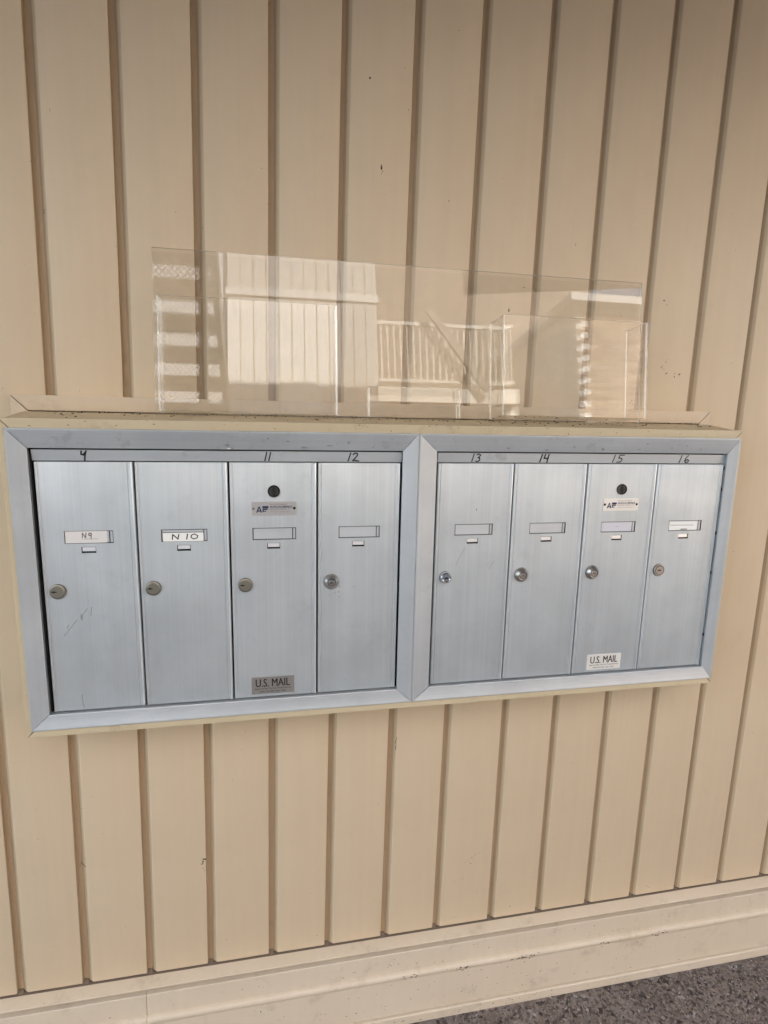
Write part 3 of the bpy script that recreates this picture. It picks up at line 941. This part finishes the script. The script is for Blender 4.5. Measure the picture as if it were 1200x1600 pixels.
def bank(idx, x_left, frame_x0, frame_x1, inner_x0, inner_x1, label):
    FZ0, FZ1 = -0.0242, 0.4432
    IZ0, IZ1 = 0.0004, 0.4144
    root = thing('mailbox_bank', ((frame_x0 + frame_x1) / 2, 0.02, FZ0), label, 'mailboxes', 'mailbox banks set side by side')
    # frame rails, mitred, sloping in towards the doors
    A, B, Cc, D = (frame_x0, FZ0), (frame_x1, FZ0), (frame_x1, FZ1), (frame_x0, FZ1)
    a, b, c, d = (inner_x0, IZ0), (inner_x1, IZ0), (inner_x1, IZ1), (inner_x0, IZ1)
    g = 0.00035
    YO, YI, YB = -0.0125, -0.0080, 0.0065
    ext = 0.0035        # the rail's outer lip is flat for a few millimetres
    for nm, (o0, o1, i1, i0), mt in (('top_rail', (D, Cc, c, d), 'frame_aluminium_x'), ('bottom_rail', (B, A, a, b), 'sill_aluminium'),
                                     ('side_rail', (A, D, d, a), 'frame_aluminium_z'), ('side_rail', (Cc, B, b, c), 'frame_aluminium_z')):
        mm = MB()
        ex, ez = (o1[0] - o0[0]), (o1[1] - o0[1])
        L = math.hypot(ex, ez)
        ux, uz = ex / L * g, ez / L * g
        o0 = (o0[0] + ux, o0[1] + uz); i0 = (i0[0] + ux, i0[1] + uz)
        o1 = (o1[0] - ux, o1[1] - uz); i1 = (i1[0] - ux, i1[1] - uz)
        def lerp(p, q, t):
            return (p[0] + (q[0] - p[0]) * t, p[1] + (q[1] - p[1]) * t)
        YR = {'top_rail': YI + 0.0016, 'bottom_rail': YI - 0.0022}.get(nm, YI)
        secs = [(0.0, YB), (0.0, YO + 0.0012), (0.035, YO), (0.085, YO), (0.13, YO + 0.0004), (0.97, YR), (1.0, YR + 0.0006), (1.0, YR + 0.0018), (0.90, YR + 0.0018), (0.90, YB)]
        n = len(secs)
        for p, q in ((o0, i0), (o1, i1)):
            for t, y in secs:
                x, z = lerp(p, q, t)
                mm.v.append((x, y, z))
        for k in range(n - 1):
            mm.f.append((k, k + 1, n + k + 1, n + k))
            mm.m.append(0)
            mm.s.append(False)
        mm.f.append(tuple(range(n)))
        mm.f.append(tuple(range(2 * n - 1, n - 1, -1)))
        mm.m += [0, 0]
        mm.s += [False, False]
        rail = mm.build(nm, mt, root, origin=((o0[0] + i1[0]) / 2, YB, (o0[1] + i1[1]) / 2), smooth=True)
        if nm == 'top_rail':
            sm = MB()
            r3 = random.Random(40 + idx)
            spots = ((-0.3055, 0.4215, 0.0042, 0.0028), (-0.245, 0.432, 0.0035, 0.0012), (-0.215, 0.428, 0.004, 0.0012), (-0.19, 0.419, 0.006, 0.0014), (-0.12, 0.427, 0.002, 0.0022),
                     (-0.15, 0.422, 0.008, 0.0010), (-0.08, 0.420, 0.0014, 0.0012), (-0.05, 0.4335, 0.0012, 0.001), (-0.30, 0.4165, 0.0055, 0.0012)) if idx == 0 else \
                    ((0.325, 0.4205, 0.0030, 0.0034), (0.27, 0.424, 0.0012, 0.004), (0.41, 0.431, 0.005, 0.0010), (0.46, 0.424, 0.002, 0.0012), (0.49, 0.428, 0.003, 0.0012), (0.395, 0.421, 0.0035, 0.0010),
                     (0.15, 0.421, 0.004, 0.0012), (0.22, 0.4185, 0.006, 0.0010), (0.52, 0.4225, 0.004, 0.0009))
            for x, z, rx, rz in spots:
                yy = YO + (YI - YO) * (FZ1 - z) / (FZ1 - IZ1) - 0.0012
                sm.blot(x, z, rx, rz, yy, 0, 12, r3, 0.5)
            for _ in range(26):
                x = r3.uniform(frame_x0 + 0.06, frame_x1 - 0.04)
                z = r3.uniform(0.417, 0.438)
                yy = YO + (YI - YO) * (FZ1 - z) / (FZ1 - IZ1) - 0.0012
                sm.blot(x, z, r3.uniform(0.0005, 0.0016), r3.uniform(0.0004, 0.0009), yy, 0, 8, r3, 0.5)
            if idx == 0:
                sm.blot(-0.3030, 0.4162, 0.0040, 0.0011, YO + (YI - YO) * 0.9 - 0.0016, 1, 12, r3, 0.4)
            tag(sm.build('smudges', ['smudge', 'card_bright'], rail), kind='stuff')
    for z in (0.345, 0.385, 0.262, 0.185, 0.06):      # hinge pins in the right hand gap
        mm = MB()
        mm.bar((x_left + 4 * PITCH - 0.0002, -0.0006, z), (x_left + 4 * PITCH - 0.0002, -0.0006, z + 0.006), 0.0022, 0.0022)
        mm.build('hinge_pin', 'lock_dark', root, origin=(x_left + 4 * PITCH, 0, z), bevel=0.0004)
    # hollow case behind the doors
    mm = MB()
    cx0, cx1, cz0, cz1 = inner_x0 - 0.004, inner_x1 + 0.004, IZ0 - 0.006, IZ1 + 0.004
    mm.box(cx0, cx1, 0.0140, 0.060, cz0, cz1)
    for xa, xb in ((inner_x0 - 0.014, inner_x0 - 0.0005), (inner_x1 + 0.0005, inner_x1 + 0.014)):
        mm.box(xa, xb, 0.0072, 0.0138, cz0, cz1)
    mm.build('case', 'case_black', root)
    # header strip with marker numbers, sill strip
    hx0, hx1 = x_left - 0.0005, x_left + 4 * PITCH + 0.0005
    mm = MB()
    mm.hexa([(hx0, 0.0014, 0.3956), (hx1, 0.0014, 0.3956), (hx1, 0.011, 0.3956), (hx0, 0.011, 0.3956),
             (hx0, -0.0012, 0.4119), (hx1, -0.0012, 0.4119), (hx1, 0.011, 0.4119), (hx0, 0.011, 0.4119)])
    head = mm.build('header_strip', 'frame_aluminium_x', root, bevel=0.0006)
    mm = MB()
    mm.box(hx0 - 0.002, hx1 + 0.002, 0.0005, 0.011, -0.0105, -0.0030)
    mm.build('sill_strip', 'frame_aluminium_x', root, bevel=0.0005)
    nums = (((('9', -0.5150, 0.0080),), 0.0018), ((('1', -0.2515, 0.0060), ('1', -0.2455, 0.0060)), 0.0015), ((('1', -0.1210, 0.0082), ('2', -0.1125, 0.0108)), 0.0016)) if idx == 0 else \
           (((('1', 0.0890, 0.0062), ('3', 0.0965, 0.0098)), 0.0015), ((('1', 0.2120, 0.0070), ('4', 0.2200, 0.0100)), 0.0019), ((('1', 0.3510, 0.0070), ('5', 0.3600, 0.0140)), 0.0014),
            ((('1', 0.4850, 0.0066), ('6', 0.4960, 0.0120)), 0.0015))
    for glyphs, pen in nums:
        mm = MB()
        yy = -0.0010
        for ch, x, w in glyphs:
            for st in GL[ch]:
                n0 = len(mm.v)
                mm.ribbon([(x + px * w, 0.3972 + pz * 0.0130) for px, pz in st], pen * 1.35, 0.0, 0)
                for q in range(n0, len(mm.v)):
                    vx, vy, vz = mm.v[q]
                    mm.v[q] = (vx, 0.0014 - (vz - 0.3956) * 0.0026 / 0.0163 - 0.0002, vz)
        x = glyphs[0][1]
        mm.build('marker_number', 'ink_black', head, origin=(x, -0.001, 0.398))
    for k in range(4):
        di = idx * 4 + k
        dx = x_left + k * PITCH + (PITCH - DW) / 2
        o = (dx, 0.0, 0.0004)
        door = link('door', DOOR, root, o)
        door['label'] = DOOR_LABEL[di]
        door.rotation_euler = (random.uniform(-0.0035, 0.0035), 0, random.uniform(-0.004, 0.004))
        link('name_slot', SLOT, door, o)
        link('latch_tab', TAB, door, o)
        link('lock', LOCKS[LOCK_OF[di]], door, (x_left + k * PITCH + LOCK_DX[di], 0.0, 0.1970))
        r4 = random.Random(60 + di)
        if k == 2:
            link('master_lock', LOCKS['master'], door, (x_left + k * PITCH + 0.0692, 0.0, 0.3490))
            link('maker_plate', maker_plate_mesh('plate_beige' if idx == 0 else 'plate_silver', idx == 1), door,
                 (x_left + k * PITCH + (0.0344 if idx == 0 else 0.0350), -0.0004, 0.3103))
            link('mail_plate', mail_plate_mesh('plate_steel' if idx == 0 else 'plate_silver'), door,
                 (x_left + k * PITCH + (0.0290 if idx == 0 else 0.0303), -0.0004, 0.0060))
        card = MB()
        cy = 0.0009
        if di == 0:
            xa, xb, za, zb = HX0 + 0.0010, HX1 - 0.0090, HZ0 + 0.0006, HZ1 - 0.0008
            card.face([(xa, cy, za), (xb, cy, za), (xb, cy, zb), (xa, cy, zb)])
            scrawl(card, 'N', 0.0580, 0.2785, 0.0060, 0.0080, cy - 0.0002, 2, 0.0013)
            scrawl(card, 'g', 0.0665, 0.2780, 0.0050, 0.0080, cy - 0.0002, 2, 0.0014)
            for q in range(7):
                xx = 0.0600 + q * 0.0030
                card.ribbon([(xx, 0.2765), (xx + 0.0016, 0.2778), (xx + 0.0024, 0.2762)], 0.0004, cy - 0.0003, 3)
            mats = ['card_white', 'ink_black', 'ink_pencil', 'ink_shade_grey']
        elif di == 1:
            xa, xb, za, zb = HX0 + 0.0025, HX1 - 0.0060, HZ0 + 0.0002, HZ1 - 0.0058
            card.face([(xa, cy, za), (xb, cy, za), (xb, cy, zb), (xa, cy, zb)])
            card.face([(HX0 - 0.001, cy + 0.0002, zb), (xb, cy + 0.0002, zb), (xb, cy + 0.0002, zb + 0.0014), (HX0, cy + 0.0002, zb + 0.0016)], 3)  # shadow along the card's top drawn as a grey strip
            scrawl(card, 'N', 0.0490, 0.2738, 0.0110, 0.0078, cy - 0.0002, 1, 0.0017)
            scrawl(card, '1', 0.0700, 0.2738, 0.0030, 0.0080, cy - 0.0002, 1, 0.0017)
            scrawl(card, '0', 0.0765, 0.2738, 0.0115, 0.0080, cy - 0.0002, 1, 0.0015)
            mats = ['card_bright', 'ink_black', 'ink_pencil', 'ink_shade_grey']
        elif di == 6:
            xa, xb, za, zb = HX0 + 0.0060, HX1 - 0.0068, HZ0 + 0.0018, HZ1 - 0.0018
            card.face([(xa, cy, za), (xb, cy, za), (xb, cy, zb), (xa, cy, zb)])
            card.ribbon([(0.0620, 0.2800), (0.0655, 0.2806), (0.0690, 0.2798)], 0.0004, cy - 0.0002, 3)
            mats = ['card_lavender', 'ink_black', 'ink_pencil', 'ink_shade_grey']
        elif di == 7:
            xa, xb, za, zb = HX0 + 0.0020, HX1 - 0.0085, HZ0 + 0.0012, HZ1 - 0.0016
            card.face([(xa, cy, za), (xb, cy, za), (xb, cy, zb), (xa, cy, zb)])
            card.ribbon([(0.0380, 0.2812), (0.0860, 0.2806)], 0.0009, cy - 0.0002, 3)
            for q in range(4):
                card.ribbon([(0.0600 + q * 0.0034, 0.2732), (0.0624 + q * 0.0034, 0.2732)], 0.0015, cy - 0.0003, 1)
            mats = ['card_bright', 'ink_black', 'ink_pencil', 'ink_shade_grey']
        else:
            card = None
        if card:
            card.v = [(x + o[0], y, z + o[2]) for x, y, z in card.v]
            card.build('name_card', mats, door, origin=(o[0] + HX0, 0, HZ0))
        # scratches and scuffs on the door faces
        s = MB()
        ys = -0.0002
        if di == 0:
            for q in (((-0.557, 0.125), (-0.545, 0.140), (-0.537, 0.150)), ((-0.531, 0.155), (-0.521, 0.168)), ((-0.515, 0.170), (-0.517, 0.156)), ((-0.552, 0.138), (-0.549, 0.143))):
                s.ribbon(q, 0.0010, ys)
            s.blot(-0.5300, 0.1545, 0.0022, 0.0065, ys - 0.00005, 0, 11, r4, 0.4)
            s.ribbon([(-0.536, 0.004), (-0.538, 0.020), (-0.537, 0.027)], 0.0010, ys)
        elif di == 4:
            s.ribbon([(0.0860, 0.2480), (0.0770, 0.2330), (0.0710, 0.2190)], 0.0006, ys)
            s.ribbon([(0.1400, 0.2240), (0.1300, 0.2080)], 0.0005, ys)
            s.blot(0.1030, 0.3150, 0.0012, 0.0032, ys, 0, 9, r4, 0.3)
        elif di == 3:
            for _ in range(9):
                s.blot(-0.130 + r4.gauss(0, 0.010), 0.176 + r4.gauss(0, 0.008), r4.uniform(0.0006, 0.0016), r4.uniform(0.0006, 0.0018), ys, 0, 8, r4, 0.5)
        for _ in range(10):
            s.blot(dx + r4.uniform(0.01, DW - 0.012), r4.uniform(0.01, 0.25), r4.uniform(0.0003, 0.0008), r4.uniform(0.0003, 0.0011), ys, 0, 7, r4, 0.4)
        tag(s.build('scratches', 'scuff_grey', door, origin=o), kind='stuff')
    return root


bank(0, -0.5810, -0.6100, -0.0048, -0.5840, -0.0304, 'left aluminium mailbox bank with the N9 and N 10 name cards')
bank(1, 0.0308, -0.0044, 0.6000, 0.0270, 0.5800, 'right aluminium mailbox bank with doors numbered 13 to 16')

# ------------------------------------------------------------------ clear acrylic literature holder leaning on the wall
hold = thing('brochure_holder', (0.01, 0.055, 0.4640), 'empty clear acrylic brochure holder leaning on the wall above the mailboxes', 'brochure holder')
TILT = math.radians(7.0)
HB = Vector((0, 0.0560, 0.4640))
ez = Vector((0, math.sin(TILT), math.cos(TILT)))
ey = Vector((0, math.cos(TILT), -math.sin(TILT)))      # into the wall


def hp(x, dy, s):
    """point in the leaning sheet's frame: dy behind the sheet's face, s up the sheet"""
    return HB + Vector((x, 0, 0)) + ey * dy + ez * s


def slab(name, x0, x1, d0, d1, s0, s1, edge=1):
    mm = MB()
    p = [hp(x0, d0, s0), hp(x1, d0, s0), hp(x1, d1, s0), hp(x0, d1, s0), hp(x0, d0, s1), hp(x1, d0, s1), hp(x1, d1, s1), hp(x0, d1, s1)]
    mm.hexa(p)
    t = (x1 - x0, d1 - d0, s1 - s0)
    thin = t.index(min(t))
    big = {0: (1, 3), 1: (0, 2), 2: (4, 5)}[thin]
    for k in range(6):
        mm.m[k] = 0 if k in big or k == 5 else edge
    return mm.build(name, ['clear_acrylic', 'acrylic_edge'], hold, origin=tuple(hp((x0 + x1) / 2, d0, s0)))


slab('back_sheet', -0.4190, 0.4370, 0.0, 0.0030, 0.0005, 0.2595)
T = 0.0025
# pocket on the left
slab('pocket_front', -0.4090, -0.1325, -0.0260, -0.0235, 0.0030, 0.1790)
slab('pocket_side', -0.4090, -0.4065, -0.0230, -0.0004, 0.0030, 0.1790)
slab('pocket_side', -0.1350, -0.1325, -0.0230, -0.0004, 0.0030, 0.1790)
slab('pocket_floor', -0.4060, -0.1355, -0.0230, -0.0004, 0.0030, 0.0055, 0)
# deep pocket on the right
slab('pocket_front', 0.1400, 0.4080, -0.0600, -0.0575, 0.0040, 0.1700)
slab('pocket_side', 0.1400, 0.1425, -0.0570, -0.0004, 0.0040, 0.1700)
slab('pocket_side', 0.4055, 0.4080, -0.0570, -0.0004, 0.0040, 0.1700)
slab('pocket_floor', 0.1430, 0.4050, -0.0570, -0.0004, 0.0040, 0.0065, 0)
# low card pocket in the middle, its face bowed
m = MB()
nseg = 8
rows = []
for k in range(nseg + 1):
    s = 0.0030 + (0.0520 - 0.0030) * k / nseg
    d = -0.0180 - 0.0055 * math.sin(math.pi * k / nseg)
    rows.append((s, d))
for lay in (0.0, 0.0022):
    for s, d in rows:
        for x in (-0.0800, 0.0800):
            m.v.append(tuple(hp(x, d + lay, s)))
kk = 2 * (nseg + 1)
for k in range(nseg):
    m.f.append((2 * k, 2 * k + 1, 2 * k + 3, 2 * k + 2)); m.m.append(0); m.s.append(True)
    m.f.append((kk + 2 * k, kk + 2 * k + 2, kk + 2 * k + 3, kk + 2 * k + 1)); m.m.append(0); m.s.append(True)
    m.f.append((2 * k, 2 * k + 2, kk + 2 * k + 2, kk + 2 * k)); m.m.append(1); m.s.append(False)
    m.f.append((2 * k + 1, kk + 2 * k + 1, kk + 2 * k + 3, 2 * k + 3)); m.m.append(1); m.s.append(False)
m.f.append((2 * nseg, 2 * nseg + 1, kk + 2 * nseg + 1, kk + 2 * nseg)); m.m.append(1); m.s.append(False)
m.build('card_pocket_front', ['clear_acrylic', 'acrylic_edge'], hold, origin=tuple(hp(0, -0.018, 0.003)), smooth=True)
slab('card_pocket_side', -0.0800, -0.0778, -0.0155, -0.0004, 0.0030, 0.0520)
slab('card_pocket_side', 0.0778, 0.0800, -0.0155, -0.0004, 0.0030, 0.0520)

# ------------------------------------------------------------------ the rest of the court (lights the wall and mirrors in the acrylic)
m = MB()
m.box(-6, 6, CEIL_Y, 0.0980, ZC, ZC + 0.16)  # unseen slab, height and depth shaped to shade the upper boards
m.hexa([(0.60, -1.32, ZC), (1.45, -1.12, ZC), (1.45, CEIL_Y - 0.001, ZC), (0.60, CEIL_Y - 0.001, ZC),
        (0.60, -1.32, ZC + 0.16), (1.45, -1.12, ZC + 0.16), (1.45, CEIL_Y - 0.001, ZC + 0.16), (0.60, CEIL_Y - 0.001, ZC + 0.16)])
tag(m.build('shading_slab', 'shading_slab_paint'), 'unseen gallery slab overhead, shaped low and dark to shade the mailbox wall', 'ceiling', kind='structure')
m = MB()
m.box(-9, 4.9, 0.1015, 7, ZC + 0.001, 6.4)  # unseen mass above, sized so its shadow leaves only high facades sunlit
tag(m.build('sun_block_storey', 'shading_slab_paint'), 'unseen upper storey above the mailbox wall, sized to block the sun', 'building', kind='structure')
m = MB()
m.face([(-30, -30, ZF + 0.004), (30, -30, ZF + 0.004), (30, -0.95, ZF + 0.004), (-30, -0.95, ZF + 0.004)])  # unseen sheet added for ground bounce, its tone set to steer it
tag(m.build('bounce_paving', 'bounce_concrete'), 'unseen concrete paving of the court, toned for its bounce light', 'paving', kind='structure')
m = MB()
m.box(X0 - 0.2, X1 + 0.2, 0.131, 6.9, ZF - 0.1, ZC - 0.003)
tag(m.build('ground_storey', 'shading_slab_paint'), 'ground storey behind the mailbox wall', 'building', kind='structure')

# opposite building with board siding, walls heightened to bounce more sun
bld = thing('opposite_building', (0.1, -4.2, ZF), 'cream sided building across the court, heightened for its bounce light, mirrored in the acrylic holder', 'building')
BX0, BX1, BY = -0.74, 1.12, -6.0
m = MB()
m.box(BX0, BX1, BY - 4, BY - 0.02, ZF, 11.0)
m.build('wall', 'groove_dirt_shade', bld)
np_ = 12
w = (BX1 - BX0) / np_
for k in range(np_):
    for za, zb in ((ZF + 0.2, 3.40), (3.50, 10.9)):
        m = MB()
        m.box(BX0 + k * w + 0.006, BX0 + (k + 1) * w - 0.006, BY - 0.0195, BY, za, zb)
        m.build('siding_board', 'siding_paint', bld, origin=(BX0 + (k + 0.5) * w, BY, za))
m = MB()
m.box(BX0 - 0.02, BX1 + 0.02, BY - 0.0195, BY + 0.03, 3.4015, 3.4985)
m.build('floor_band', 'gutter_white', bld, bevel=0.01)
m = MB()
m.box(BX0 - 0.3, BX1 + 0.3, BY - 4.3, BY + 0.35, 11.002, 11.12)
m.build('roof', 'roof_brown', bld)
m = MB()
m.box(-0.10, 0.36, BY + 0.001, BY + 0.03, 1.4, 2.35)
m.build('utility_cover', 'rail_paint', bld)

# added wing to the left, tall and neutral to bounce sunlight
wg = thing('bounce_wing', (-4.0, -6.4, ZF), 'added plain grey wing across the court that bounces sunlight onto the mailbox wall', 'building')
m = MB()
m.box(-9.0, BX0 - 0.03, BY - 4, BY - 0.3, ZF, 11.0)
m.build('wall', 'bounce_wing_paint', wg)
m = MB()
m.box(-9.2, BX0 - 0.32, BY - 4.2, BY - 0.1, 11.002, 11.12)
m.build('roof', 'roof_brown', wg)

# outdoor stair with expanded metal risers
st = thing('steel_stair', (-0.9, -2.4, ZF), 'steel stair with expanded metal risers, mirrored at the left of the acrylic holder', 'stair')
NS = 10
X_A, X_B = -2.00, -0.68
YT, ZT = -3.30, 2.77            # head of the flight
for k in range(NS):
    y = YT - 0.26 * k
    z = ZT - 0.18 * (k + 1)
    m = MB()
    m.box(X_A, X_B, y - 0.27, y, z - 0.070, z)
    m.build('tread', 'stair_steel', st, origin=(X_A, y, z))
    m = MB()
    zz0, zz1 = z + 0.001, z + 0.109
    yy = y - 0.004
    nd = 28
    dw = (X_B - X_A) / nd
    for q in range(nd):
        xa = X_A + q * dw
        for r in range(2):
            h0 = zz0 + (zz1 - zz0) * r / 2
            h1 = zz0 + (zz1 - zz0) * (r + 1) / 2
            m.bar((xa, yy, h0), (xa + dw, yy, h1), 0.007, 0.007)
            m.bar((xa, yy, h1), (xa + dw, yy - 0.001, h0), 0.007, 0.007)
    m.build('mesh_riser', 'mesh_steel', st, origin=(X_A, yy, zz0))
for xs_ in (X_A - 0.046, X_B + 0.001):
    m = MB()
    m.bar((xs_ + 0.0225, YT - 0.04, ZT - 0.10), (xs_ + 0.0225, YT - 0.26 * NS, ZT - 0.18 * (NS + 0.3)), 0.045, 0.26)
    m.build('stringer', 'stair_steel', st)
m = MB()
m.box(X_A - 0.05, X_B + 0.05, YT + 0.004, CEIL_Y - 0.002, ZT - 0.10, ZT)
m.build('landing', 'stair_steel', st)
m = MB()
m.box(X_A - 0.05, X_B - 0.15, YT - 0.26 * NS - 0.3, YT - 0.26 * NS - 0.02, ZF, ZT - 0.18 * (NS + 1) - 0.02)
m.build('foot_plinth', 'mortar', st)
for x in (X_A, X_B - 0.06):
    m = MB()
    m.box(x, x + 0.06, YT + 0.01, YT + 0.07, ZF, ZT - 0.101)
    m.build('post', 'stair_steel', st)

# upper landing with railing further back, and the slab over the path
ld = thing('upper_landing', (1.9, -6.5, ZF), 'railed upper landing behind the court, mirrored in the middle of the acrylic holder', 'landing')
RY_ = -6.5
m = MB()
m.box(0.95, 3.2, RY_ - 1.6, RY_ + 0.05, 2.26, 2.46)
m.build('slab', 'rail_paint', ld)
for x in (1.0, 3.1):
    m = MB()
    m.box(x, x + 0.12, RY_ - 0.2, RY_ - 0.08, ZF, 2.259)
    m.build('post', 'rail_paint', ld)
m = MB()
m.bar((0.95, RY_, 3.36), (3.15, RY_, 3.36), 0.06, 0.05)
m.build('top_rail', 'rail_paint', ld)
m = MB()
m.bar((0.95, RY_, 2.56), (3.15, RY_, 2.56), 0.04, 0.04)
m.build('bottom_rail', 'rail_paint', ld)
for k in range(24):
    x = 0.99 + k * 0.092
    m = MB()
    m.box(x - 0.011, x + 0.011, RY_ - 0.011, RY_ + 0.011, 2.581, 3.334)
    m.build('baluster', 'rail_paint', ld)
m = MB()
m.bar((1.90, RY_ + 0.2, 3.50), (2.72, RY_ + 0.2, 2.40), 0.05, 0.11)
m.build('stair_stringer', 'stair_steel', ld)
m = MB()
m.box(0.95, 5.5, RY_ - 1.75, RY_ - 1.61, ZF, 10.0)
m.build('rear_wall', 'dark_brown_paint', ld)

# sunlit brick wing on the right
bk = thing('brick_wing', (4.6, -5.6, ZF), 'sunlit tan brick wing with a white eave, mirrored at the right of the acrylic holder', 'building')
KX0, KX1, KY = 3.62, 9.4, -5.5
m = MB()
m.box(KX0, KX1, KY - 2.5, KY - 0.012, ZF, 3.30)
m.build('wall', 'mortar', bk)
m = MB()
m.box(-0.098, 0.098, -0.012, 0.0, -0.030, 0.030)
BR = m.mesh('brick', ['brick_tan'])
nb = 0
for r in range(22):
    z = 1.66 + r * 0.073
    for q in range(7):
        x = KX0 + 0.1 + q * 0.207 + (0.1035 if r % 2 else 0)
        link('brick', BR, bk, (x, KY - 0.001 + random.uniform(-0.003, 0.002), z))
m = MB()
for r in range(56):
    z = 1.66 + (r - 34) * 0.073
    for q in range(27):
        x = KX0 + 0.1 + q * 0.207 + (0.1035 if r % 2 else 0)
        if z > 3.27 or z < ZF or (q < 7 and r >= 34):
            continue
        m.box(x - 0.098, x + 0.098, KY - 0.012, KY, z - 0.03, z + 0.03)
tag(m.build('brick_courses', 'brick_tan', bk), kind='stuff')
m = MB()
m.box(KX0 - 0.15, KX1 + 0.2, KY - 2.7, KY + 0.18, 3.302, 3.40)
m.build('eave', 'gutter_white', bk)
